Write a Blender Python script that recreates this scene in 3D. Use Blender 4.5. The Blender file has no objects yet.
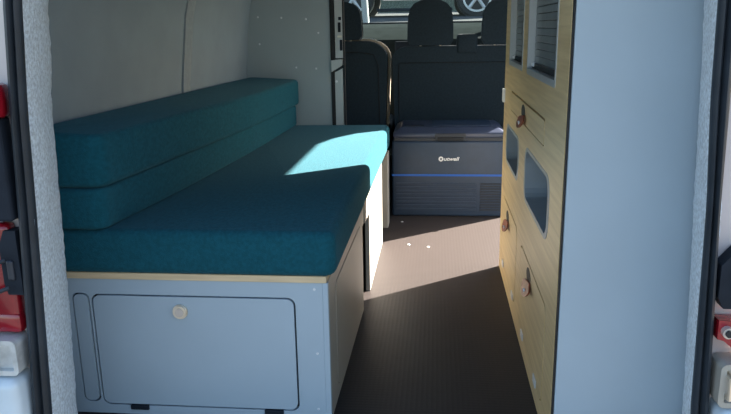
import bpy, bmesh, math, random
from mathutils import Vector, Matrix, noise
from mathutils.geometry import tessellate_polygon
random.seed(4)
scene = bpy.context.scene
C = scene.collection
PI = math.pi

# ------------------------------------------------------------------ materials
def mat(name, col, rough=.5, metal=0., spec=.5, vary=0., vscale=20., stretch=(1,1,1), bump=0., bscale=200.,
        sheen=0., col2=None, transmission=0., coat=0.):
    m = bpy.data.materials.new(name); m.use_nodes = True
    nt = m.node_tree; b = nt.nodes['Principled BSDF']
    b.inputs['Base Color'].default_value = (*col, 1)
    b.inputs['Roughness'].default_value = rough
    b.inputs['Metallic'].default_value = metal
    b.inputs['Specular IOR Level'].default_value = spec
    b.inputs['Transmission Weight'].default_value = transmission
    b.inputs['Coat Weight'].default_value = coat
    if sheen:
        b.inputs['Sheen Weight'].default_value = sheen
        b.inputs['Sheen Roughness'].default_value = .5
        b.inputs['Sheen Tint'].default_value = (*[min(1, c*2+.15) for c in col], 1)
    tc = nt.nodes.new('ShaderNodeTexCoord'); mp = nt.nodes.new('ShaderNodeMapping')
    nt.links.new(tc.outputs['Object'], mp.inputs[0]); mp.inputs['Scale'].default_value = stretch
    n = nt.nodes.new('ShaderNodeTexNoise'); n.inputs['Scale'].default_value = vscale
    n.inputs['Detail'].default_value = 5
    nt.links.new(mp.outputs[0], n.inputs['Vector'])
    mx = nt.nodes.new('ShaderNodeMix'); mx.data_type = 'RGBA'
    c2 = col2 if col2 else tuple(c*(1-vary) for c in col)
    mx.inputs['A'].default_value = (*c2, 1)
    mx.inputs['B'].default_value = (*[min(1, c*(1+vary)) for c in col], 1)
    cr = nt.nodes.new('ShaderNodeMapRange'); cr.inputs['From Min'].default_value = .35; cr.inputs['From Max'].default_value = .65
    nt.links.new(n.outputs['Fac'], cr.inputs['Value'])
    nt.links.new(cr.outputs['Result'], mx.inputs['Factor'])
    nt.links.new(mx.outputs['Result'], b.inputs['Base Color'])
    if bump:
        n2 = nt.nodes.new('ShaderNodeTexNoise'); n2.inputs['Scale'].default_value = bscale
        n2.inputs['Detail'].default_value = 3
        nt.links.new(mp.outputs[0], n2.inputs['Vector'])
        bp = nt.nodes.new('ShaderNodeBump'); bp.inputs['Strength'].default_value = bump
        bp.inputs['Distance'].default_value = .004
        nt.links.new(n2.outputs['Fac'], bp.inputs['Height']); nt.links.new(bp.outputs[0], b.inputs['Normal'])
    return m

M = {}
M['teal'] = mat('teal_chenille', (.008, .074, .103), .95, spec=.1, vary=.14, vscale=110, stretch=(1,.5,1), bump=.6, bscale=330, sheen=.3)
M['blue_grey'] = mat('blue_grey_laminate', (.345, .425, .49), .42, vary=.02, vscale=6)
M['pale_laminate'] = mat('pale_grey_laminate', (.32, .305, .27), .4, vary=.02, vscale=6)
M['part_grey'] = mat('partition_grey_laminate', (.35, .415, .45), .45, vary=.02, vscale=6)
M['liner'] = mat('wall_liner_grey', (.235, .30, .355), .75, vary=.04, vscale=8, bump=.05, bscale=120)
M['rib'] = mat('rib_liner_grey', (.26, .31, .35), .8, vary=.06, vscale=60, bump=.2, bscale=160)
M['oak'] = mat('light_oak_laminate', (.62, .475, .255), .42, col2=(.51, .375, .19), vscale=26, stretch=(1, .12, 3.2), bump=.05, bscale=120, vary=.02)
M['ply'] = mat('plywood_edge', (.62, .47, .29), .6, vary=.1, vscale=30, stretch=(.3, .3, 3))
M['gap'] = mat('gap_black', (.012, .013, .016), .7)
M['pocket'] = mat('pocket_slate', (.035, .055, .08), .6, vary=.05)
M['rim'] = mat('pocket_rim_grey', (.27, .31, .34), .5, vary=.03)
M['alu'] = mat('aluminium_grey', (.44, .47, .49), .38, metal=.4, vary=.03)
M['blind'] = mat('dark_blind', (.12, .15, .165), .35, vary=.2, vscale=12)
M['chrome'] = mat('chrome', (.72, .68, .60), .35, metal=1.)
M['screw'] = mat('screw_steel', (.72, .75, .78), .35, metal=.3)
M['leather'] = mat('brown_leather', (.24, .060, .028), .5, vary=.3, vscale=60, bump=.2)
M['carpet'] = mat('grey_felt_carpet', (.68, .755, .81), .98, spec=.05, vary=.22, vscale=150, bump=1., bscale=420, sheen=.2)
M['rubber'] = mat('black_rubber', (.020, .027, .036), .5, vary=.2, vscale=14, spec=.4)
M['paint'] = mat('white_van_paint', (.52, .47, .47), .3, vary=.04, vscale=9, coat=.3)
M['bumper'] = mat('bumper_paint', (.55, .63, .68), .3, vary=.04, coat=.3)
M['lamp'] = mat('red_lamp_plastic', (.24, .006, .014), .2, vary=.2, vscale=15, coat=.4)
M['socket'] = mat('lamp_socket', (.55, .50, .46), .3, metal=.4)
M['hardware'] = mat('latch_metal', (.55, .57, .57), .4, vary=.15, vscale=40, metal=.3)
M['blackplastic'] = mat('black_plastic', (.012, .017, .026), .7, spec=.2, vary=.2)
M['seat'] = mat('charcoal_seat_fabric', (.021, .034, .045), .85, spec=.2, vary=.12, vscale=90, bump=.2, bscale=500)
M['seat_sunlit'] = mat('sunlit_seat_bolster', (.45, .38, .30), .8, vary=.08)  # seat fabric with strong sunlight painted in as a cream base colour
M['seam'] = mat('seam_thread', (.006, .009, .012), .8)
M['cooler'] = mat('navy_cooler_plastic', (.026, .046, .082), .45, vary=.06, vscale=30, bump=.05, bscale=300)
M['cooler_dark'] = mat('dark_cooler_plastic', (.022, .028, .040), .5)
M['cooler_lid'] = mat('cooler_lid_plastic', (.042, .055, .095), .35, vary=.06)
M['bluestripe'] = mat('blue_stripe', (.003, .10, .46), .4)
M['white'] = mat('white_print', (.8, .8, .8), .5)
M['dash'] = mat('grey_dashboard', (.022, .028, .029), 1., spec=.0, vary=.1, vscale=12)
M['ceil'] = mat('ceiling_liner', (.38, .42, .46), .85, vary=.04)
M['tarmac'] = mat('grey_tarmac', (.10, .105, .108), 1., spec=0., vary=.15, vscale=6, bump=.2, bscale=60)
M['forecourt'] = mat('pale_concrete', (.36, .36, .35), .9, vary=.12, vscale=3)
M['carbody'] = mat('silver_car_paint', (.60, .61, .62), .4, vary=.03, coat=.4)
M['tyre'] = mat('tyre_rubber', (.03, .03, .032), .8)
M['alloy'] = mat('alloy_rim', (.60, .61, .62), .4, metal=.3)
M['darkglass'] = mat('dark_car_glass', (.03, .04, .045), .08, spec=.8)
M['post'] = mat('pale_post_paint', (.25, .28, .29), .5)
M['hedge'] = mat('hedge_leaves', (.11, .13, .10), .9, vary=.4, vscale=30, bump=.8, bscale=40)

# rubber floor: near black with a fine coin pattern, warm where the sun grazes it
def floor_mat():
    m = bpy.data.materials.new('rubber_floor'); m.use_nodes = True
    nt = m.node_tree; b = nt.nodes['Principled BSDF']
    tc = nt.nodes.new('ShaderNodeTexCoord'); mp = nt.nodes.new('ShaderNodeMapping')
    mp.inputs['Scale'].default_value = (1, .35, 1)
    nt.links.new(tc.outputs['Object'], mp.inputs[0])
    n = nt.nodes.new('ShaderNodeTexNoise'); n.inputs['Scale'].default_value = 24; n.inputs['Detail'].default_value = 6
    nt.links.new(mp.outputs[0], n.inputs['Vector'])
    mx = nt.nodes.new('ShaderNodeMix'); mx.data_type = 'RGBA'
    mx.inputs['A'].default_value = (.007, .009, .012, 1); mx.inputs['B'].default_value = (.013, .014, .017, 1)
    nt.links.new(n.outputs['Fac'], mx.inputs['Factor'])
    nt.links.new(mx.outputs['Result'], b.inputs['Base Color'])
    b.inputs['Roughness'].default_value = .55
    b.inputs['Sheen Weight'].default_value = .092; b.inputs['Sheen Roughness'].default_value = .45; b.inputs['Sheen Tint'].default_value = (1, .74, .62, 1)
    b.inputs['Specular IOR Level'].default_value = .25
    v = nt.nodes.new('ShaderNodeTexVoronoi'); v.inputs['Scale'].default_value = 75; v.inputs['Randomness'].default_value = 0
    nt.links.new(tc.outputs['Object'], v.inputs['Vector'])
    bp = nt.nodes.new('ShaderNodeBump'); bp.inputs['Strength'].default_value = .3; bp.inputs['Distance'].default_value = .002
    nt.links.new(v.outputs['Distance'], bp.inputs['Height']); nt.links.new(bp.outputs[0], b.inputs['Normal'])
    return m
M['floor'] = floor_mat()
def glass_mat():
    m = bpy.data.materials.new('clear_glass'); m.use_nodes = True
    nt = m.node_tree; out = nt.nodes['Material Output']; nt.nodes.remove(nt.nodes['Principled BSDF'])
    t = nt.nodes.new('ShaderNodeBsdfTransparent'); t.inputs[0].default_value = (.86, .91, .90, 1)
    g = nt.nodes.new('ShaderNodeBsdfGlossy'); g.inputs['Roughness'].default_value = .03
    mx = nt.nodes.new('ShaderNodeMixShader')
    mx.inputs[0].default_value = .06; nt.links.new(t.outputs[0], mx.inputs[1]); nt.links.new(g.outputs[0], mx.inputs[2])
    nt.links.new(mx.outputs[0], out.inputs[0])
    return m
M['glass'] = glass_mat()

# ------------------------------------------------------------------ object helpers
LOC = {}
def link(name, bm, m, parent=None, smooth=False, angle=40):
    me = bpy.data.meshes.new(name)
    bmesh.ops.recalc_face_normals(bm, faces=bm.faces)
    off = LOC.get(parent.name, Vector((0, 0, 0))) if parent else Vector((0, 0, 0))
    if parent: bmesh.ops.translate(bm, verts=bm.verts, vec=-off)
    if smooth:
        for fc in bm.faces: fc.smooth = True
        for e in bm.edges:
            if len(e.link_faces) == 2 and e.calc_face_angle(0) > math.radians(angle): e.smooth = False
    bm.to_mesh(me); bm.free()
    me.materials.append(M[m] if isinstance(m, str) else m)
    o = bpy.data.objects.new(name, me); C.objects.link(o)
    if parent:
        o.parent = parent; LOC[o.name] = off
    return o
def solo(name, bm, m, label, cat, loc, group=None, **k):     # a thing that is one mesh, origin at its base
    bmesh.ops.translate(bm, verts=bm.verts, vec=-Vector(loc))
    o = link(name, bm, m, None, **k); o.location = loc
    LOC[o.name] = Vector(loc)
    o['label'] = label; o['category'] = cat
    if group: o['group'] = group
    return o
def thing(name, label, cat, loc, group=None):
    o = bpy.data.objects.new(name, None); C.objects.link(o); o.location = loc
    o.empty_display_size = .05
    LOC[o.name] = Vector(loc)
    o['label'] = label; o['category'] = cat
    if group: o['group'] = group
    return o
def struct(name, bm, m, parent=None, **k):
    o = link(name, bm, m, parent, **k)
    if not parent: o['kind'] = 'structure'
    return o

# ------------------------------------------------------------------ shape helpers
def box(bm, x0, x1, y0, y1, z0, z1, bevel=0, seg=2):
    r = bmesh.ops.create_cube(bm, size=1)
    vs = r['verts']
    for v in vs:
        v.co = Vector((x0+(v.co.x+.5)*(x1-x0), y0+(v.co.y+.5)*(y1-y0), z0+(v.co.z+.5)*(z1-z0)))
    if bevel:
        es = list({e for v in vs for e in v.link_edges})
        bmesh.ops.bevel(bm, geom=es, offset=bevel, segments=seg, affect='EDGES', profile=.5)
    return bm
def B(*a, **k): return box(bmesh.new(), *a, **k)
def cyl(bm, p0, p1, r, n=24, r2=None, cap=True):
    p0 = Vector(p0); p1 = Vector(p1); d = p1-p0
    q = d.to_track_quat('Z', 'Y').to_matrix().to_4x4()
    bmesh.ops.create_cone(bm, cap_ends=cap, segments=n, radius1=r, radius2=r if r2 is None else r2, depth=d.length,
                          matrix=Matrix.Translation((p0+p1)/2) @ q)
    return bm
def tube(bm, pts, r, n=10):
    pts = [Vector(p) for p in pts]; rings = []
    for i, p in enumerate(pts):
        d = (pts[min(i+1, len(pts)-1)]-pts[max(i-1, 0)]).normalized()
        a = d.orthogonal().normalized(); b = d.cross(a)
        if rings:
            a = (prev - d*prev.dot(d)).normalized(); b = d.cross(a)
        prev = a
        rings.append([bm.verts.new(p+(a*math.cos(t)+b*math.sin(t))*r) for t in [2*PI*k/n for k in range(n)]])
    for r0, r1 in zip(rings, rings[1:]):
        for k in range(n): bm.faces.new((r0[k], r0[(k+1) % n], r1[(k+1) % n], r1[k]))
    bm.faces.new(rings[0][::-1]); bm.faces.new(rings[-1])
    return bm
def rrect(u0, u1, v0, v1, r, n=6):
    pts = []
    for (cu, cv, a0) in ((u1-r, v1-r, 0), (u0+r, v1-r, 90), (u0+r, v0+r, 180), (u1-r, v0+r, 270)):
        for k in range(n+1):
            a = math.radians(a0+90*k/n); pts.append((cu+r*math.cos(a), cv+r*math.sin(a)))
    return pts
def plate(bm, outline, holes, place, t0, t1):
    """flat plate with holes; place(u, v, t) gives the 3D point, t0..t1 the thickness"""
    loops = [outline]+list(holes)
    flat = [[Vector((u, v, 0)) for u, v in l] for l in loops]
    tris = tessellate_polygon(flat)
    allp = [p for l in loops for p in l]
    A = [bm.verts.new(place(u, v, t0)) for u, v in allp]
    D = [bm.verts.new(place(u, v, t1)) for u, v in allp]
    for t in tris:
        try:
            bm.faces.new([A[i] for i in t]); bm.faces.new([D[i] for i in reversed(t)])
        except ValueError: pass
    k = 0
    for l in loops:
        n = len(l)
        for i in range(n):
            j = (i+1) % n
            bm.faces.new((A[k+i], A[k+j], D[k+j], D[k+i]))
        k += n
    return bm
def ring_plate(u0, u1, v0, v1, r, w, place, t0, t1):
    return plate(bmesh.new(), rrect(u0, u1, v0, v1, r), [rrect(u0+w, u1-w, v0+w, v1-w, max(r-w, .003))], place, t0, t1)
XZ = lambda y: (lambda u, v, t: Vector((u, y+t, v)))         # face looking to the rear (-Y)
YZ = lambda x: (lambda u, v, t: Vector((x+t, u, v)))         # face looking to the aisle (-X)
def prism(bm, prof, place, t0, t1): return plate(bm, prof, [], place, t0, t1)
def soft(corners, z0, z1, rv, rh, sub=0):
    """cushion: four xy corners, rounded vertical edges rv, rounded top and bottom rh"""
    bm = bmesh.new()
    lo = [bm.verts.new((x, y, z0)) for x, y in corners]; hi = [bm.verts.new((x, y, z1)) for x, y in corners]
    bm.faces.new(lo[::-1]); bm.faces.new(hi)
    n = len(corners); ve = []
    for i in range(n):
        j = (i+1) % n; bm.faces.new((lo[i], lo[j], hi[j], hi[i]))
    bm.edges.ensure_lookup_table()
    ve = [e for e in bm.edges if abs(e.verts[0].co.z-e.verts[1].co.z) > 1e-4]
    bmesh.ops.bevel(bm, geom=ve, offset=rv, segments=6, affect='EDGES', profile=.5)
    he = [e for e in bm.edges if abs(e.verts[0].co.z-e.verts[1].co.z) < 1e-5]
    bmesh.ops.bevel(bm, geom=he, offset=rh, segments=4, affect='EDGES', profile=.5)
    return bm

# ------------------------------------------------------------------ the van shell
FY0, FY1 = 1.30, 5.30
ZC = 1.36
struct('floor', B(-1.0, .66, FY0, FY1, -.03, 0), 'floor')
struct('ceiling', B(-1.02, .72, 1.10, 5.0, ZC, ZC+.04), 'ceil')
# left wall follows the slight bow of the body side and leans in towards the roof
def left_wall():
    bm = bmesh.new()
    ys = [1.36, 1.8, 2.4, 2.9, 3.45, 4.0]
    xb = [-.985, -.985, -.955, -.93, -.915, -.915]
    zs = [0, .4, .75, 1.0, 1.2, ZC]; dx = [0, 0, 0, .025, .07, .16]
    g = [[bm.verts.new((x+d, y, z)) for z, d in zip(zs, dx)] for y, x in zip(ys, xb)]
    h = [[bm.verts.new((x+d-.05, y, z)) for z, d in zip(zs, dx)] for y, x in zip(ys, xb)]
    n, m = len(ys), len(zs)
    for i in range(n-1):
        for j in range(m-1):
            bm.faces.new((g[i][j], g[i+1][j], g[i+1][j+1], g[i][j+1])); bm.faces.new((h[i][j], h[i][j+1], h[i+1][j+1], h[i+1][j]))
    for j in range(m-1):
        bm.faces.new((g[0][j], g[0][j+1], h[0][j+1], h[0][j])); bm.faces.new((g[-1][j], h[-1][j], h[-1][j+1], g[-1][j+1]))
    for i in range(n-1):
        bm.faces.new((g[i][0], h[i][0], h[i+1][0], g[i+1][0])); bm.faces.new((g[i][-1], g[i+1][-1], h[i+1][-1], h[i][-1]))
    return bm
wl = struct('wall_left', left_wall(), 'liner', smooth=True)
def rib():
    bm = bmesh.new(); pr = []
    for z in [.5, .62, .75, .88, 1.0, 1.1, 1.2, 1.3]:
        d = 0 if z < .75 else (z-.75)*.1 if z < 1 else .025+(z-1)*.225 if z < 1.2 else .07+(z-1.2)*.55
        w = .050+.035*(z-.5)
        yc = 2.62+.10*(z-.7)
        x = -.948+d
        pr.append([bm.verts.new((x-.02, yc-w, z)), bm.verts.new((x+.009, yc-w*.92, z)), bm.verts.new((x+.012, yc-w*.3, z)),
                   bm.verts.new((x+.006, yc+w*.5, z)), bm.verts.new((x-.02, yc+w, z))])
    for a, b in zip(pr, pr[1:]):
        for k in range(5): bm.faces.new((a[k], a[(k+1) % 5], b[(k+1) % 5], b[k]))
    bm.faces.new(pr[0][::-1]); bm.faces.new(pr[-1])
    return bm
struct('trim_1', rib(), 'rib', smooth=True, angle=60)
# right wall with the open side door and the cab window
def right_wall():
    outline = [(1.36, -.02), (5.3, -.02), (5.3, .82), (5.0, .95), (4.66, ZC), (1.36, ZC)]
    door = [(2.80, .0), (3.80, .0), (3.81, .4), (3.84, .66), (3.86, .85), (3.875, 1.04), (3.86, 1.12), (3.78, 1.165), (3.66, 1.19), (2.86, 1.19), (2.80, 1.12)]
    win = [(4.18, .84), (4.92, .84), (4.62, 1.24), (4.18, 1.24)]
    def place(u, v, t):
        lean = 0 if v < .9 else -(v-.9)*.12
        return Vector((.62+t+lean, u, v))
    return plate(bmesh.new(), outline, [door, win], place, 0, .05)
struct('wall_right', right_wall(), 'liner')
# left cab side with its window
def left_cab():
    outline = [(4.0, -.02), (5.3, -.02), (5.3, .82), (5.0, .95), (4.66, ZC), (4.0, ZC)]
    win = [(4.12, .84), (4.92, .84), (4.62, 1.24), (4.12, 1.24)]
    return plate(bmesh.new(), outline, [win], lambda u, v, t: Vector((-.915+t, u, v)), -.05, 0)
struct('trim_2', left_cab(), 'liner')
# windscreen: slanted pane between dashboard and roof
def quad_slab(a, b, c, d, th):
    bm = bmesh.new(); P = [Vector(p) for p in (a, b, c, d)]
    n = (P[1]-P[0]).cross(P[3]-P[0]).normalized()*th
    A = [bm.verts.new(p) for p in P]; D = [bm.verts.new(p+n) for p in P]
    bm.faces.new(A[::-1]); bm.faces.new(D)
    for i in range(4): bm.faces.new((A[i], A[(i+1) % 4], D[(i+1) % 4], D[i]))
    return bm
ws = struct('window_1', quad_slab((-.86, 5.26, .93), (.58, 5.26, .93), (.54, 4.72, ZC-.03), (-.82, 4.72, ZC-.03), .005), 'glass')
wf = bmesh.new()
for s in (-1, 1):
    x0 = -.15+s*.745; x1 = -.15+s*.70
    tube(wf, [(x0, 5.28, .90), (x1, 4.71, ZC-.01)], .03, 8)
tube(wf, [(-.88, 4.71, ZC-.01), (.58, 4.71, ZC-.01)], .03, 8)
struct('window_frame', wf, 'blackplastic', ws, smooth=True)
# dashboard
dm = bmesh.new()
prism(dm, [(4.78, .35), (5.30, .35), (5.30, .965), (5.20, .972), (4.95, .93), (4.72, .87), (4.68, .80), (4.72, .55)],
      lambda u, v, t: Vector((t, u, v)), -.905, .61)
dash = thing('dashboard', 'matt grey dashboard below the windscreen beyond the front seats', 'dashboard', (-.15, 4.9, .35))
link('dashboard_body', dm, 'dash', dash, smooth=True)
link('air_vent', B(-.27, -.13, 4.672, 4.70, .80, .86, bevel=.006), 'blackplastic', dash)
link('front_ledge', B(-.905, .61, 5.23, 5.30, .965, .985, bevel=.006), 'blackplastic', dash)
# floor under the cab and bulk below dash
struct('wall_front', B(-.96, .66, 5.30, 5.34, -.02, .97), 'liner')

# ---------------- rear door frame: felt covered pillars, seals, body jamb
def loft(bm, levels, closed=False):
    rows = [[bm.verts.new(p) for p in l] for l in levels]
    n = len(rows[0])
    for a, b in zip(rows, rows[1:]):
        for k in range(n if closed else n-1): bm.faces.new((a[k], a[(k+1) % n], b[(k+1) % n], b[k]))
    if closed: bm.faces.new(rows[0][::-1]); bm.faces.new(rows[-1])
    return bm
def lerp_tab(tab, z):
    for (z0, *a), (z1, *b) in zip(tab, tab[1:]):
        if z0 <= z <= z1 or (z > z1 and (z1, *b) == tab[-1]) or (z < z0 and (z0, *a) == tab[0]):
            t = (z-z0)/(z1-z0); return [p+(q-p)*t for p, q in zip(a, b)]
# z: seal outer, seal inner at Y 1.2, felt inner edge at Y 1.4
LT = [(.08, -.828, -.782, -.828), (.20, -.809, -.770, -.822), (.634, -.779, -.745, -.805), (.814, -.767, -.736, -.795), (1.0, -.752, -.720, -.779), (1.3, -.715, -.682, -.74)]
RT = [(.10, .512, .482, .530), (.255, .501, .469, .524), (.645, .481, .459, .505), (.825, .478, .447, .499), (1.0, .474, .442, .492), (1.3, .445, .41, .46)]
def felt_pillar(T, s, seed):
    bm = bmesh.new(); lv = []
    N = 110
    for i in range(N+1):
        z = -.25+1.6*i/N
        so, si, fi = lerp_tab(T, z)
        row = []
        pts = [(si+s*.02, 1.215), (si+s*.004, 1.203)]
        for k in range(1, 9):
            t = k/9; pts.append((si+(fi-si)*t - s*.006*math.sin(PI*t), 1.203+.197*t))
        pts += [(fi, 1.40), (fi+s*.012, 1.412), (fi+s*.03, 1.40), (si+s*.037, 1.232)]
        for j, (x, y) in enumerate(pts):
            d = noise.noise(Vector((x*60, y*60+seed, z*60)))*.0022+noise.noise(Vector((x*9, y*9+seed, z*9)))*.003
            row.append((x-s*d, y+(d*.6 if j > 6 else 0), z))
        lv.append(row)
    return loft(bm, lv, True)
struct('trim_3', felt_pillar(LT, -1, 0), 'carpet', smooth=True, angle=80)
struct('trim_4', felt_pillar(RT, 1, 7), 'carpet', smooth=True, angle=80)
def seal(T, s):
    bm = bmesh.new(); lv = []
    for i in range(41):
        z = -.25+1.6*i/40
        so, si, fi = lerp_tab(T, z)
        w = so-si
        sec = [(.45, .03), (.03, .006), (.06, -.004), (.24, -.010), (.36, -.006), (.42, .004), (.5, -.006), (.62, -.014), (.8, -.012), (.93, -.004), (1, .006), (.9, .03)]
        lv.append([(si+w*a, 1.205+b, z) for a, b in sec])
    return loft(bm, lv, True)
sl = solo('door_seal', seal(LT, -1), 'rubber', 'black rubber rear door seal running up the left side of the opening', 'door seal', (-.8, 1.2, -.25), smooth=True, angle=70)
sr = solo('door_seal', seal(RT, 1), 'rubber', 'black rubber rear door seal running up the right side of the opening', 'door seal', (.5, 1.2, -.25), smooth=True, angle=70)
# small stuck specks of paint on the seals
def body_jamb(T, s, name):
    bm = bmesh.new(); lv = []
    for i in range(21):
        z = -.55+1.95*i/20
        so, si, fi = lerp_tab(T, z)
        lv.append([(so-s*.01, 1.225, z), (so+s*.05, 1.232, z), (so+s*.055, 1.262, z), (so+s*.11, 1.27, z), (so+s*.17, 1.31, z), (so+s*.17, 1.36, z), (so+s*.09, 1.36, z), (so-s*.004, 1.245, z)])
    return struct(name, loft(bm, lv, True), 'paint', smooth=True, angle=30)
body_jamb(LT, -1, 'trim_5'); body_jamb(RT, 1, 'trim_6')
struct('trim_7', B(-.9, .55, 1.18, 1.40, 1.24, 1.40, bevel=.01), 'carpet')        # header over the rear opening
struct('trim_8', B(-.80, .52, 1.21, 1.34, -.06, -.005, bevel=.01), 'blackplastic')  # sill of the rear opening

# tail lamps, latches, bumper corners in the jambs
def tail_lamp(label, pts_bm, loc, bulb=None):
    t = thing('tail_lamp', label, 'tail lamp', loc)
    link('lens', pts_bm, 'lamp', t, smooth=True)
    if bulb:
        bm = bmesh.new(); cyl(bm, bulb, Vector(bulb)+Vector((0, -.012, 0)), .010, 16)
        link('bulb_socket', bm, 'socket', t, smooth=True)
        bm = bmesh.new(); cyl(bm, Vector(bulb)+Vector((0, -.012, 0)), Vector(bulb)+Vector((0, -.016, 0)), .0065, 14)
        link('bulb', bm, 'gap', t, smooth=True)
    return t
bm = B(-.90, -.803, 1.20, 1.235, .375, .60, bevel=.012, seg=3); box(bm, -.86, -.800, 1.195, 1.23, .378, .42, bevel=.012)
tail_lamp('large red tail lamp low on the left jamb beside the black plug', bm, (-.84, 1.18, .33))
tail_lamp('small red lamp high on the left jamb beside the door seal', B(-.83, -.772, 1.17, 1.225, .80, .862, bevel=.01), (-.8, 1.2, .80))
bm = bmesh.new()
prism(bm, [(.494, .408), (.505, .405), (.53, .384), (.60, .36), (.60, .43), (.53, .441), (.494, .443)], lambda u, v, t: Vector((u, t, v)), 1.19, 1.222)
tail_lamp('red lamp with round bulb socket low on the right jamb', bm, (.55, 1.19, .34), bulb=(.508, 1.19, .424))

def plug(sx, label, x0, x1, z0, z1):
    t = thing('lock_plug', label, 'plug', ((x0+x1)/2, 1.2, z0))
    bm = bmesh.new()
    prism(bm, [(x0+(x1-x0)*.15, z0), (x1, z0), (x1, z1), (x0+(x1-x0)*.35, z1), (x0, z1-.03), (x0, z0+.02)], lambda u, v, tt: Vector((u, tt, v)), 1.195, 1.225)
    link('plug_body', bm, 'blackplastic', t)
    link('plug_clip', B(x0+(x1-x0)*.3, x0+(x1-x0)*.7, 1.19, 1.197, z0+.03, z0+.07, bevel=.004), 'cooler_dark', t)
    for k, zz in enumerate((z0+.075, z0+.02)):
        bm = bmesh.new()
        xm = (x0+x1)/2
        tube(bm, [(xm, 1.18, zz), (xm+sx*.012, 1.172, zz-.004), (xm+sx*.035, 1.168, zz-.016), (xm+sx*.07, 1.165, zz-.032), (xm+sx*.12, 1.16, zz-.06)], .004, 8)
        link('cable', bm, 'rubber', t, smooth=True)
plug(-1, 'black cable plug with two leads on the left jamb', -.822, -.786, .46, .588)
plug(1, 'black cable plug on the right jamb above the red lamp', .490, .56, .463, .572)

solo('lamp_bracket', B(-.86, -.781, 1.185, 1.225, .608, .80, bevel=.006), 'blackplastic', 'black bracket on the left jamb between the small lamp and the large lamp', 'bracket', (-.82, 1.2, .608))
def striker(label, x0, x1, z0, z1, m='hardware'):
    t = thing('door_striker', label, 'latch', ((x0+x1)/2, 1.19, z0))
    link('striker_plate', ring_plate(x0, x1, z0, z1, .012, .010, XZ(1.175), 0, .05), m, t)
    link('striker_block', B(x0+.006, x1-.006, 1.188, 1.22, z0+.006, z1-.006, bevel=.004), m, t)
    bm = bmesh.new()
    tube(bm, [(x0+.014, 1.19, z0+.02), (x0+.014, 1.165, z0+.022), (x0+.014, 1.165, z1-.022), (x0+.014, 1.19, z1-.02)], .004, 8)
    link('striker_bar', bm, 'chrome', t, smooth=True)
striker('grey metal door striker on the left jamb above the bumper corner', -.872, -.806, .298, .372)
striker('cream door striker plate on the right jamb above the bumper corner', .501, .570, .283, .367, 'pale_laminate')
def bumper(label, x0, x1, z1, s):
    bm = bmesh.new()
    box(bm, x0, x1, 1.16, 1.25, -.40, z1, bevel=.02, seg=4)
    solo('bumper_corner', bm, 'bumper', label, 'bumper', ((x0+x1)/2, 1.17, -.40), smooth=True)
bumper('pale painted bumper corner below the left door striker', -.95, -.808, .292, -1)
bumper('pale painted bumper corner below the right door striker', .503, .68, .279, 1)

# ------------------------------------------------------------------ bench box
BY = 1.54; BX = -.245; BZ = .367; BE = 3.38
t = thing('storage_bench', 'blue grey bench box with locker doors and plywood top under teal cushions', 'bench', (-.58, 2.4, 0))
bench = t
holes = [rrect(-.839, -.330, .027, .3275, .020), rrect(-.888, -.8435, .034, .329, .016)]
link('front_panel', plate(bmesh.new(), [(-.955, .002), (BX-.008, .002), (BX-.008, BZ), (-.955, BZ)], holes, XZ(BY), 0, .015), 'blue_grey', t)
link('carcass', B(-.88, BX-.03, BY+.03, BE-.02, .004, BZ-.004), 'gap', t)
fd = link('locker_door', prism(bmesh.new(), rrect(-.8345, -.3345, .0315, .3235, .018), XZ(BY), -.001, .014), 'blue_grey', t)
bm = bmesh.new(); cyl(bm, (-.614, BY-.001, .287), (-.614, BY-.006, .287), .0185, 32); cyl(bm, (-.614, BY-.006, .287), (-.614, BY-.011, .287), .015, 32, r2=.0165)
k = link('door_knob', bm, 'chrome', fd, smooth=True)
bm = bmesh.new(); cyl(bm, (-.614, BY-.0105, .287), (-.614, BY-.013, .287), .0105, 24)
link('door_knob', bm, 'socket', fd, smooth=True)
for x in (-.742, -.395):
    link('hinge', B(x-.024, x+.024, BY-.005, BY+.004, .016, .0285, bevel=.002), 'blackplastic', fd)
link('side_strip_panel', prism(bmesh.new(), rrect(-.884, -.8475, .038, .325, .014), XZ(BY), -.001, .014), 'blue_grey', t)
def screw(parent, p, axis, r=.0035, m='screw'):
    bm = bmesh.new(); p = Vector(p); a = Vector(axis)
    cyl(bm, p, p+a*.0015, r, 12, r2=r*.7)
    return link('screw', bm, m, parent, smooth=True)
for x, z in ((-.272, .350), (-.270, .185), (-.272, .035), (-.30, .352)):
    if x > -.29: screw(t, (x, BY, z), (0, -1, 0))
# plywood bench top
link('bench_top', B(-.912, BX+.003, BY-.004, BE, BZ, .384, bevel=.0015), 'ply', t)
# side panel towards the aisle, in two boards with a dark gap
def yzs(bm_out, holes, m, name, x, t1=.015, par=None):
    return link(name, plate(bmesh.new(), bm_out, holes, YZ(x), 0, -t1), m, par or t)
dholes = [rrect(1.66, 2.20, .03, .325, .03)]
yzs([(1.545, .001), (2.26, .001), (2.26, .30), (2.30, .30), (2.30, BZ), (1.545, BZ)], dholes, 'pale_laminate', 'side_panel', BX+.004)
sd = yzs(rrect(1.663, 2.197, .033, .322, .028), [], 'pale_laminate', 'side_door', BX+.005)
link('gap_strip', B(BX-.028, BX-.018, 2.24, 2.46, .001, .33), 'gap', t)
yzs([(2.30, .30), (2.44, .30), (2.44, .001), (3.04, .001), (3.04, BZ), (2.30, BZ)], [], 'pale_laminate', 'side_panel', BX+.008)
link('corner_edge', B(BX-.008, BX+.006, BY-.002, BY+.012, .001, BZ, bevel=.002), 'blue_grey', t)
link('end_post', B(BX-.03, BX+.018, 3.28, 3.38, .001, BZ, bevel=.004), 'pale_laminate', t)

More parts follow.
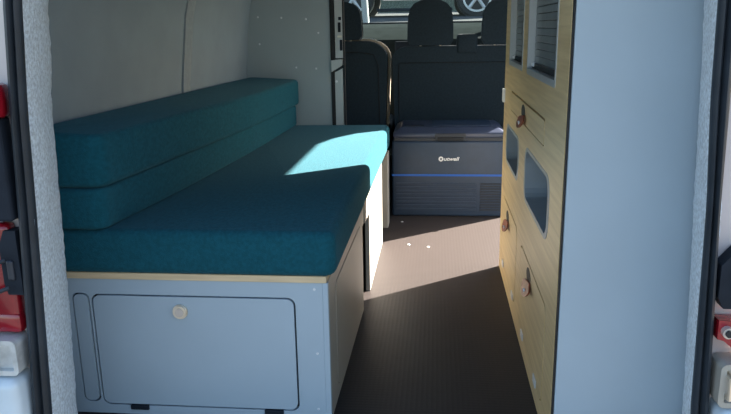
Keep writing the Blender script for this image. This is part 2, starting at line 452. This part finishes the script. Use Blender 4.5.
# the box runs very slightly narrower towards the rear doors
for o in bench.children_recursive:
    for v in o.data.vertices:
        wx = v.co.x + LOC[bench.name].x; wy = v.co.y + LOC[bench.name].y
        if wx > -.285: v.co.x -= .011*max(0, 2.5-wy)/.96
# ------------------------------------------------------------------ cushions
seat_bm = soft([(-.945, BY-.02), (-.228, BY-.02), (-.222, 3.375), (-.90, 3.375)], .385, .495, .03, .022)
solo('seat_cushion', seat_bm, 'teal', 'long flat teal seat cushion lying on the bench, partly in sunlight', 'cushion', (-.58, 2.4, .385), smooth=True, angle=80)
low_bm = soft([(-.945, 1.512), (-.770, 1.512), (-.728, 1.95), (-.688, 2.6), (-.668, 3.36), (-.90, 3.36)], .496, .595, .035, .012)
solo('back_cushion', low_bm, 'teal', 'lower teal back cushion, squeezed between seat cushion and top cushion', 'cushion', (-.82, 2.4, .496), group='teal back cushions', smooth=True, angle=80)
top_bm = soft([(-.955, 1.512), (-.762, 1.512), (-.728, 1.90), (-.672, 2.55), (-.652, 3.36), (-.898, 3.36)], .596, .720, .04, .018)
bmesh.ops.bisect_plane(top_bm, geom=list(top_bm.verts)+list(top_bm.edges)+list(top_bm.faces), plane_co=(0, 2.2, 0), plane_no=(0, 1, 0))
for v in top_bm.verts:
    if v.co.z > .66: v.co.z += (-v.co.x-.75)*.06
solo('back_cushion', top_bm, 'teal', 'topmost teal back cushion lying along the grey wall', 'cushion', (-.82, 2.4, .596), group='teal back cushions', smooth=True, angle=80)

# ------------------------------------------------------------------ partition with slim column
PY = 3.392
t = thing('partition_panel', 'grey partition panel with screw heads at the far end of the bench', 'panel', (-.70, PY, 0))
link('panel_board', B(-.955, -.503, PY, PY+.018, .001, 1.34), 'part_grey', t)
link('edge_strip', B(-.503, -.485, PY-.004, PY+.018, .385, 1.34), 'gap', t)
for x, z in ((-.848, 1.005), (-.735, 1.000), (-.617, .992), (-.560, .928), (-.672, .768), (-.575, .762), (-.846, .88)):
    screw(t, (x, PY, z), (0, -1, 0), .005)
t = thing('switch_column', 'narrow pale grey column with switches beside the partition edge', 'column', (-.462, PY, .39))
link('lower_board', prism(bmesh.new(), [(-.487, .386), (-.447, .386), (-.447, .762), (-.487, .742)], XZ(PY), 0, .05), 'alu', t)
link('bracket', prism(bmesh.new(), [(-.500, .745), (-.447, .778), (-.447, .805), (-.500, .800)], XZ(PY-.012), 0, .05), 'alu', t)
ub = link('upper_board', B(-.480, -.444, PY, PY+.04, .81, 1.34), 'alu', t)
link('black_edge', B(-.444, -.437, PY, PY+.03, .386, 1.34), 'gap', t)
for z0, z1, x0 in ((.93, .975, -.465), (.985, 1.0, -.462), (.845, .895, -.458)):
    link('switch', B(x0, x0+.013, PY-.006, PY+.002, z0, z1, bevel=.002), 'blackplastic', t)
link('socket_outlet', B(-.468, -.448, PY-.010, PY+.002, .905, .915, bevel=.002), 'chrome', t)
screw(t, (-.478, PY, .70), (0, -1, 0), .006)

# ------------------------------------------------------------------ tall cabinet on the right
CX = .26; CY0, CY1 = 1.437, 2.75
t = thing('tall_cabinet', 'tall oak fronted cabinet with grey end panel, blinds, drawer and cubbies', 'cabinet', (.44, 2.1, 0))
cab = t
W1 = (2.205, 2.60); W2 = (1.590, 2.095); WZ = (.812, 1.24)
O1 = (2.215, 2.625, .460, .604); O2 = (1.597, 2.064, .450, .610)
DR = (1.722, 2.49, .664, .7235)
D1 = (2.19, 2.665, .064, .318); D2 = (1.575, 2.07, .052, .303)
def oct_(y0, y1, z0, z1, c=.05):
    return [p for p in rrect(y0, y1, z0, z1, c, 4)]
holes = [rrect(W1[0], W1[1], *WZ, .012), rrect(W2[0], W2[1], *WZ, .012), oct_(*O1), oct_(*O2),
         rrect(DR[0]-.006, DR[1]+.006, DR[2]-.003, DR[3]+.006, .008),
         rrect(D1[0]-.006, D1[1]+.006, D1[2]-.003, D1[3]+.004, .03), rrect(D2[0]-.006, D2[1]+.006, D2[2]-.003, D2[3]+.004, .03)]
link('front_panel', plate(bmesh.new(), [(CY0+.004, .001), (CY1, .001), (CY1, 1.34), (CY0+.004, 1.34)], holes, YZ(CX), 0, .016), 'oak', t)
link('end_panel', B(CX+.004, .612, CY0-.018, CY0, -.0, 1.34, bevel=.002), 'blue_grey', t)
link('edge_band', B(CX+.001, CX+.005, CY0-.012, CY0+.004, .001, 1.34), 'gap', t)
link('far_panel', B(CX+.016, .60, CY1-.016, CY1, .001, 1.34), 'pale_laminate', t)
link('inner_wall', B(.595, .605, CY0, CY1-.016, .001, 1.34), 'gap', t)
link('inner_board', B(.30, .595, CY0, CY1-.016, .001, .44), 'gap', t)
link('inner_board', B(.30, .595, CY0, CY1-.016, .63, .80), 'gap', t)
for (y0, y1), nm in ((W1, 'far'), (W2, 'near')):
    fr = link('window_frame', plate(bmesh.new(), rrect(y0, y1, *WZ, .012), [rrect(y0+.012, y1-.012, WZ[0]+.016, WZ[1]-.02, .008)], YZ(CX), -.0015, .024), 'alu', t)
    bl = bmesh.new()
    for k in range(22):
        z0 = WZ[0]+.014+k*.019
        if z0 > WZ[1]-.03: break
        bm2 = box(bl, CX+.018, CX+.024, y0+.013, y1-.013, z0, z0+.0178, bevel=.002, seg=1)
    link('blind', bl, 'blind', t)
    link('blind_bar', B(CX+.012, CX+.018, y0+.014, y1-.014, WZ[0]+.017, WZ[0]+.032, bevel=.002), 'gap', fr)
    bm = bmesh.new(); cyl(bm, (CX+.012, y1-.030, WZ[0]+.028), (CX+.012, y1-.055, WZ[0]+.028), .006, 12)
    link('blind_catch', bm, 'screw', fr, smooth=True)
    link('inner_back', B(CX+.05, CX+.06, y0-.02, y1+.02, WZ[0]-.01, WZ[1]+.02), 'gap', t)
for (y0, y1, z0, z1), nm in ((O1, 1), (O2, 2)):
    r = .05
    lin = plate(bmesh.new(), oct_(y0+.0005, y1-.0005, z0+.0005, z1-.0005), [oct_(y0+.022, y1-.022, z0+.012, z1-.010, .040)], YZ(CX), -.001, .075)
    link('cubby_lining', lin, 'rim', t)
    link('cubby_back', B(CX+.16, CX+.168, y0-.01, y1+.01, z0-.008, z1+.008), 'pocket', t)
def cab_door(name, r, hy, hz, rad):
    d = link(name, prism(bmesh.new(), rrect(*r, rad), YZ(CX), -.0005, .016), 'oak', t)
    bm = bmesh.new(); n = 18
    prism(bm, [(hy+.016+.042*math.cos(a), hz+.010+.022*math.sin(a)) for a in [2*PI*k/n for k in range(n)]], YZ(CX), -.0015, 0)
    link('finger_hole', bm, 'gap', d)
    bm = bmesh.new()
    prism(bm, [(hy+.056*math.cos(a)-.012, hz-.005+.027*math.sin(a)) for a in [PI*1.02+PI*.96*k/14 for k in range(15)]]+[(hy+.030, hz-.002), (hy-.030, hz+.006)], (lambda u, v, tt: Vector((CX+tt-max(0, hz+.006-v)*.42, u, v))), -.006, -.0016)
    link('pull_tab', bm, 'leather', d)
    bm = bmesh.new(); cyl(bm, (CX-.0145, hy-.022, hz-.017), (CX-.019, hy-.022, hz-.018), .0065, 12)
    link('screw', bm, 'screw', d, smooth=True)
    return d
cab_door('drawer_front', DR, 2.125, .686, .006)
d1 = cab_door('cabinet_door', D1, 2.46, .270, .028)
d2 = cab_door('cabinet_door', D2, 1.86, .262, .028)
for d, ys, zz in ((d1, (2.25, 2.58), .074), (d2, (1.68, 1.96), .062)):
    for y in ys:
        link('hinge', B(CX-.004, CX-.0005, y-.022, y+.022, zz-.016, zz+.006, bevel=.0015), 'screw', d)
link('edge_catch', B(CX-.008, CX+.012, CY1-.03, CY1+.006, .665, .715, bevel=.002), 'white', t)

# ------------------------------------------------------------------ cool box
t = thing('cool_box', 'navy electric cool box with blue stripe and white logo on the floor', 'cool box', (.07, 3.7, 0))
fx0, fx1, fy0, fy1 = -.222, .352, 3.51, 3.88
link('body', B(fx0, fx1, fy0, fy1, .001, .392, bevel=.012, seg=3), 'cooler', t, smooth=True)
link('rim_band', B(fx0+.012, fx1-.012, fy0+.006, fy1-.006, .388, .410, bevel=.004), 'cooler_dark', t)
bm = bmesh.new()
lo = [(fx0+.006, fy0+.002), (fx1-.006, fy0+.002), (fx1-.006, fy1-.002), (fx0+.006, fy1-.002)]
hi = [(fx0+.045, fy0+.055), (fx1-.045, fy0+.055), (fx1-.045, fy1-.04), (fx0+.045, fy1-.04)]
L0 = [bm.verts.new((x, y, .407)) for x, y in lo]; L1 = [bm.verts.new((x, y, .432)) for x, y in lo]; L2 = [bm.verts.new((x, y, .456)) for x, y in hi]
for a, b in ((L0, L1), (L1, L2)):
    for i in range(4): bm.faces.new((a[i], a[(i+1) % 4], b[(i+1) % 4], b[i]))
bm.faces.new(L0[::-1]); bm.faces.new(L2)
bmesh.ops.bevel(bm, geom=list(bm.edges), offset=.007, segments=3, affect='EDGES', profile=.5)
lid = link('lid', bm, 'cooler_lid', t, smooth=True)
link('lid_inset', B(fx0+.20, fx1-.07, fy0+.09, fy1-.06, .453, .459, bevel=.003), 'cooler', lid)
link('display_panel', B(fx0+.06, fx0+.16, fy0+.075, fy0+.125, .4535, .4585, bevel=.003), 'cooler_dark', lid)
link('latch', B(-.005, .150, fy0-.003, fy0+.03, .392, .431, bevel=.004), 'cooler_dark', lid)
link('latch_grip', B(.008, .137, fy0-.010, fy0+.0, .393, .412, bevel=.003), 'gap', lid)
link('stripe', B(fx0-.0005, fx1+.0005, fy0-.0015, fy1-.02, .2125, .2225), 'bluestripe', t)
bm = bmesh.new()
for k in range(8):
    z = .035+k*.019
    box(bm, fx0+.020, .205, fy0-.004, fy0+.004, z, z+.010, bevel=.002, seg=1)
link('vent_grille', bm, 'cooler', t)
bm = bmesh.new()
for k in range(11):
    z = .035+k*.0135
    box(bm, .225, .330, fy0-.004, fy0+.004, z, z+.007, bevel=.0015, seg=1)
link('vent_grille', bm, 'cooler_dark', t)
# logo: round emblem and lettering, white
bm = bmesh.new()
plate(bm, [(.0265+.0125*math.cos(a), .301+.0125*math.sin(a)) for a in [2*PI*k/28 for k in range(28)]],
      [[(.0265+.005*math.cos(a), .301+.005*math.sin(a)) for a in [2*PI*k/20 for k in range(20)]]], XZ(fy0), -.0015, .0005)
cu = bpy.data.curves.new('lettering', 'FONT'); cu.body = 'utwell'; cu.size = .030; cu.extrude = .0006; cu.offset = .0008; cu.shear = .25
tmp = bpy.data.objects.new('lettering', cu); C.objects.link(tmp)
bpy.context.view_layer.update()
me = bpy.data.meshes.new_from_object(tmp.evaluated_get(bpy.context.evaluated_depsgraph_get()))
bpy.data.objects.remove(tmp)
xs = [v.co.x for v in me.vertices]; wd = max(xs)-min(xs)
for v in me.vertices:
    x, y, z = v.co; v.co = (.041+(x-min(xs))*.078/wd, fy0-.0008-z, .293+y*.85)
bm.from_mesh(me); bpy.data.meshes.remove(me)
link('logo', bm, 'white', t)

# ------------------------------------------------------------------ front seats
def head(bm, cx, z0, z1, w, y0, th):
    """headrest: rounded shield outline, puffed"""
    n = 9; pts = []
    prof = [(-.44, 0), (-.5, .10), (-.495, .45), (-.475, .66), (-.43, .81), (-.35, .91), (-.2, .98), (0, 1.0), (.2, .98), (.35, .91), (.43, .81), (.475, .66), (.495, .45), (.5, .10), (.44, 0)]
    prism(bm, [(cx+a*w, z0+b*(z1-z0)) for a, b in prof], lambda u, v, tt: Vector((u, tt, v)), y0, y0+th)
    es = [e for e in bm.edges if abs(e.verts[0].co.y-e.verts[1].co.y) < 1e-6 and len(e.link_faces) == 2 and e.calc_face_angle(0) > .8]
    bmesh.ops.bevel(bm, geom=es, offset=.022, segments=4, affect='EDGES', profile=.5)
    return bm
def back_profile(x0, x1, z0, z1, r):
    pts = [(x0+.015, z0), (x1-.015, z0)]
    for k in range(9):
        a = PI/2*k/8; pts.append((x1-r+r*math.cos(a), z1-r*.75+r*.75*math.sin(a)))
    for k in range(9):
        a = PI/2+PI/2*k/8; pts.append((x0+r+r*math.cos(a), z1-r*.75+r*.75*math.sin(a)))
    return pts
SY = 4.05
def puffy(prof, y0, y1, off=.02):
    bm = prism(bmesh.new(), prof, lambda u, v, tt: Vector((u, tt, v)), y0, y1)
    es = [e for e in bm.edges if abs(e.verts[0].co.y-e.verts[1].co.y) < 1e-6 and len(e.link_faces) == 2 and e.calc_face_angle(0) > .8]
    bmesh.ops.bevel(bm, geom=es, offset=off, segments=4, affect='EDGES', profile=.5)
    return bm
def seam(pts, r=.0028):
    return tube(bmesh.new(), pts, r, 6)
# single seat on the left
t = thing('vehicle_seat', 'charcoal single front seat with headrest, beyond the partition at left', 'seat', (-.53, 4.25, 0))
link('backrest', puffy(back_profile(-.79, -.278, .35, .875, .13), SY, SY+.10, .025), 'seat', t, smooth=True)
link('front_bolster', puffy(back_profile(-.806, -.265, .35, .886, .14), SY+.085, SY+.17, .02), 'seat_sunlit', t, smooth=True)  # sunlit rim of the seat, its brightness put into the colour
link('back_seam', seam([(-.76, SY-.001, .815), (-.44, SY-.001, .815), (-.355, SY-.001, .80), (-.33, SY-.001, .74), (-.325, SY-.001, .40)]), 'seam', t)
link('headrest', head(bmesh.new(), -.545, .882, 1.092, .25, SY-.01, .10), 'seat', t, smooth=True)
for x in (-.60, -.49):
    bm = bmesh.new(); cyl(bm, (x, SY+.04, .85), (x, SY+.04, .90), .006, 12)
    link('headrest_post', bm, 'chrome', t, smooth=True)
link('seat_cushion', B(-.79, -.27, SY+.08, SY+.58, .22, .40, bevel=.03, seg=4), 'seat', t, smooth=True)
link('seat_base', B(-.76, -.30, SY+.02, SY+.5, .001, .24, bevel=.01), 'blackplastic', t)
# double seat
t = thing('vehicle_bench_seat', 'charcoal double front seat with two headrests behind the cool box', 'seat', (.13, 4.25, 0))
link('backrest', puffy(back_profile(-.248, .590, .25, .842, .085), SY, SY+.11, .025), 'seat', t, smooth=True)
link('front_bolster', puffy(back_profile(-.245, .595, .30, .825, .08), SY+.095, SY+.17, .02), 'seat', t, smooth=True)
link('back_seam', seam([(-.212, SY-.001, .30), (-.212, SY-.001, .745), (-.205, SY-.001, .752), (.56, SY-.001, .752)]), 'seam', t)
for x in (-.036, .378):
    link('headrest', head(bmesh.new(), x, .848, 1.097, .256, SY-.01, .10), 'seat', t, smooth=True)
    for dx in (-.055, .055):
        bm = bmesh.new(); cyl(bm, (x+dx, SY+.04, .81), (x+dx, SY+.04, .87), .006, 12)
        link('headrest_post', bm, 'chrome', t, smooth=True)
link('belt_outlet', B(.112, .226, SY-.01, SY+.10, .80, .905, bevel=.016, seg=4), 'seat', t, smooth=True)
link('seat_cushion', B(-.24, .58, SY+.09, SY+.58, .22, .40, bevel=.03, seg=4), 'seat', t, smooth=True)
link('seat_base', B(-.22, .56, SY+.02, SY+.5, .001, .24, bevel=.01), 'blackplastic', t)

# floor bolts
for i, (x, y) in enumerate(((-.165, 3.40), (-.118, 3.02), (-.03, 2.99))):
    bm = bmesh.new(); cyl(bm, (x, y, 0), (x, y, .003), .007, 14, r2=.005)
    solo('floor_screw', bm, 'screw', ['bright screw head in the floor in front of the cool box', 'left screw head in the sunlit strip of floor', 'right screw head in the sunlit strip of floor'][i], 'screw', (x, y, 0), group='screw heads in the cabin floor', smooth=True)

# ------------------------------------------------------------------ outside
def ground():
    bm = bmesh.new()
    prof = [(-12, -.56), (6.3, -.56), (9.3, .96), (10.2, 1.02), (12.0, 1.13), (30, 1.6)]
    a = [bm.verts.new((-16, y, z)) for y, z in prof]; b = [bm.verts.new((16, y, z)) for y, z in prof]
    c = [bm.verts.new((-16, y, -1.2)) for y, z in prof]; d = [bm.verts.new((16, y, -1.2)) for y, z in prof]
    for i in range(len(prof)-1):
        bm.faces.new((a[i], b[i], b[i+1], a[i+1])); bm.faces.new((c[i], c[i+1], d[i+1], d[i]))
        bm.faces.new((a[i], a[i+1], c[i+1], c[i])); bm.faces.new((b[i], d[i], d[i+1], b[i+1]))
    bm.faces.new((a[0], c[0], d[0], b[0])); bm.faces.new((a[-1], b[-1], d[-1], c[-1]))
    return bm
g = struct('ground', ground(), 'tarmac')
# parked car side-on beyond the windscreen
CYR = 11.5
t = thing('parked_car', 'silver grey parked car seen side on through the windscreen', 'car', (-.55, CYR+.8, 1.10))
body = [(-2.30, 1.32), (-1.72, 1.28)]
wc = ((-1.33, 1.39), (.62, 1.39)); WR = .32
def arch(cx, cz, r):
    return [(cx+r*math.cos(a), max(1.20, cz+r*math.sin(a))) for a in [PI-PI*k/12 for k in range(13)]]
body = [(-2.35, 1.36)]+arch(wc[0][0], 1.42, .37)+arch(wc[1][0], 1.42, .37)+[(1.45, 1.25), (1.55, 1.62), (1.45, 1.82), (.75, 1.98), (.15, 2.42), (-.9, 2.48), (-1.9, 2.35), (-2.40, 1.95), (-2.45, 1.6)]
bm = prism(bmesh.new(), body, lambda u, v, tt: Vector((u, tt, v)), CYR, CYR+1.65)
link('car_body', bm, 'carbody', t)
link('sill', B(-.95, .24, CYR-.01, CYR+.05, 1.19, 1.24, bevel=.01), 'blackplastic', t)
link('side_window', prism(bmesh.new(), [(.55, 1.99), (.1, 2.36), (-.85, 2.42), (-1.6, 2.32), (-1.75, 1.99)], lambda u, v, tt: Vector((u, tt, v)), CYR-.008, CYR), 'darkglass', t)
link('tail_light', B(-2.44, -2.30, CYR-.01, CYR+.05, 1.75, 1.9, bevel=.01), 'lamp', t)
for cx, cz in wc:
    for yy in (CYR, CYR+1.45):
        bm = bmesh.new(); cyl(bm, (cx, yy+.01, cz), (cx, yy+.2, cz), WR, 40)
        bmesh.ops.bevel(bm, geom=[e for e in bm.edges if abs(e.verts[0].co.y-e.verts[1].co.y) < 1e-5], offset=.03, segments=3, affect='EDGES')
        w = link('wheel', bm, 'tyre', t, smooth=True)
        bm = bmesh.new(); plate(bm, [(cx+.225*math.cos(a), cz+.225*math.sin(a)) for a in [2*PI*k/36 for k in range(36)]],
              [[(cx+.195*math.cos(a), cz+.195*math.sin(a)) for a in [2*PI*k/36 for k in range(36)]]], XZ(yy), -.002, .03)
        for k in range(5):
            a = 2*PI*k/5+.3
            cyl(bm, (cx, yy+.01, cz), (cx+.2*math.cos(a), yy+.01, cz+.2*math.sin(a)), .026, 8)
        link('rim', bm, 'alloy', w)
# pale post
bm = bmesh.new(); cyl(bm, (-.93, 9.6, .90), (-1.06, 9.6, 3.0), .045, 16)
solo('post', bm, 'post', 'pale leaning post outside, in front of the parked car', 'post', (-.93, 9.6, .90), smooth=True)
# hedge far behind
bm = bmesh.new(); bmesh.ops.create_grid(bm, x_segments=80, y_segments=10, size=1)
for v in bm.verts:
    x, y = v.co.x*15, v.co.y
    v.co = Vector((x, 22+noise.noise(Vector((x*2, y*4, 0)))*.5+ (y+1)*.4, 1.2+(y+1)*1.9+noise.noise(Vector((x, y*3, 5)))*.3))
r = bmesh.ops.extrude_face_region(bm, geom=list(bm.faces))
for v in [g_ for g_ in r['geom'] if isinstance(g_, bmesh.types.BMVert)]: v.co.y += 1.5
hd = solo('hedge', bm, 'hedge', 'dull green hedge far beyond the parked car', 'hedge', (0, 22, 1.2), smooth=True)

# ------------------------------------------------------------------ light
w = bpy.data.worlds.new('world'); scene.world = w; w.use_nodes = True
nt = w.node_tree; bg = nt.nodes['Background']
sky = nt.nodes.new('ShaderNodeTexSky'); sky.sky_type = 'NISHITA'; sky.sun_disc = False
sky.sun_elevation = math.radians(27); sky.sun_rotation = math.radians(52); sky.air_density = 1.0; sky.dust_density = 1.5; sky.ozone_density = 1.0
nt.links.new(sky.outputs[0], bg.inputs[0]); bg.inputs[1].default_value = .40
sd = bpy.data.lights.new('sun', 'SUN'); sd.energy = 47; sd.angle = math.radians(.6); sd.color = (1., .89, .77)
so = bpy.data.objects.new('sun', sd); C.objects.link(so)
az = Vector((-1, -.79, 0)).normalized(); el = math.radians(26.2)
dvec = Vector((az.x*math.cos(el), az.y*math.cos(el), -math.sin(el)))
so.rotation_euler = dvec.to_track_quat('-Z', 'Y').to_euler(); so.location = (4, 6, 6)

# ------------------------------------------------------------------ camera
yaw, pitch, roll, h, f = math.radians(5.86), math.radians(14.3), math.radians(.95), .947, 702.
F = Vector((-math.sin(yaw)*math.cos(pitch), math.cos(yaw)*math.cos(pitch), -math.sin(pitch)))
R0 = Vector((math.cos(yaw), math.sin(yaw), 0)); U0 = R0.cross(F)
R = R0*math.cos(roll)-U0*math.sin(roll); U = R0*math.sin(roll)+U0*math.cos(roll)
cd = bpy.data.cameras.new('camera'); co = bpy.data.objects.new('camera', cd); C.objects.link(co)
m = Matrix((R, U, -F)).transposed().to_4x4(); m.translation = Vector((0, 0, h)); co.matrix_world = m
cd.sensor_width = 36; cd.lens = f/731*36; cd.clip_start = .02; cd.clip_end = 200
scene.camera = co
vs = scene.view_settings
vs.view_transform = 'Standard'; vs.look = 'None'; vs.gamma = 1; vs.exposure = .16; vs.use_curve_mapping = False
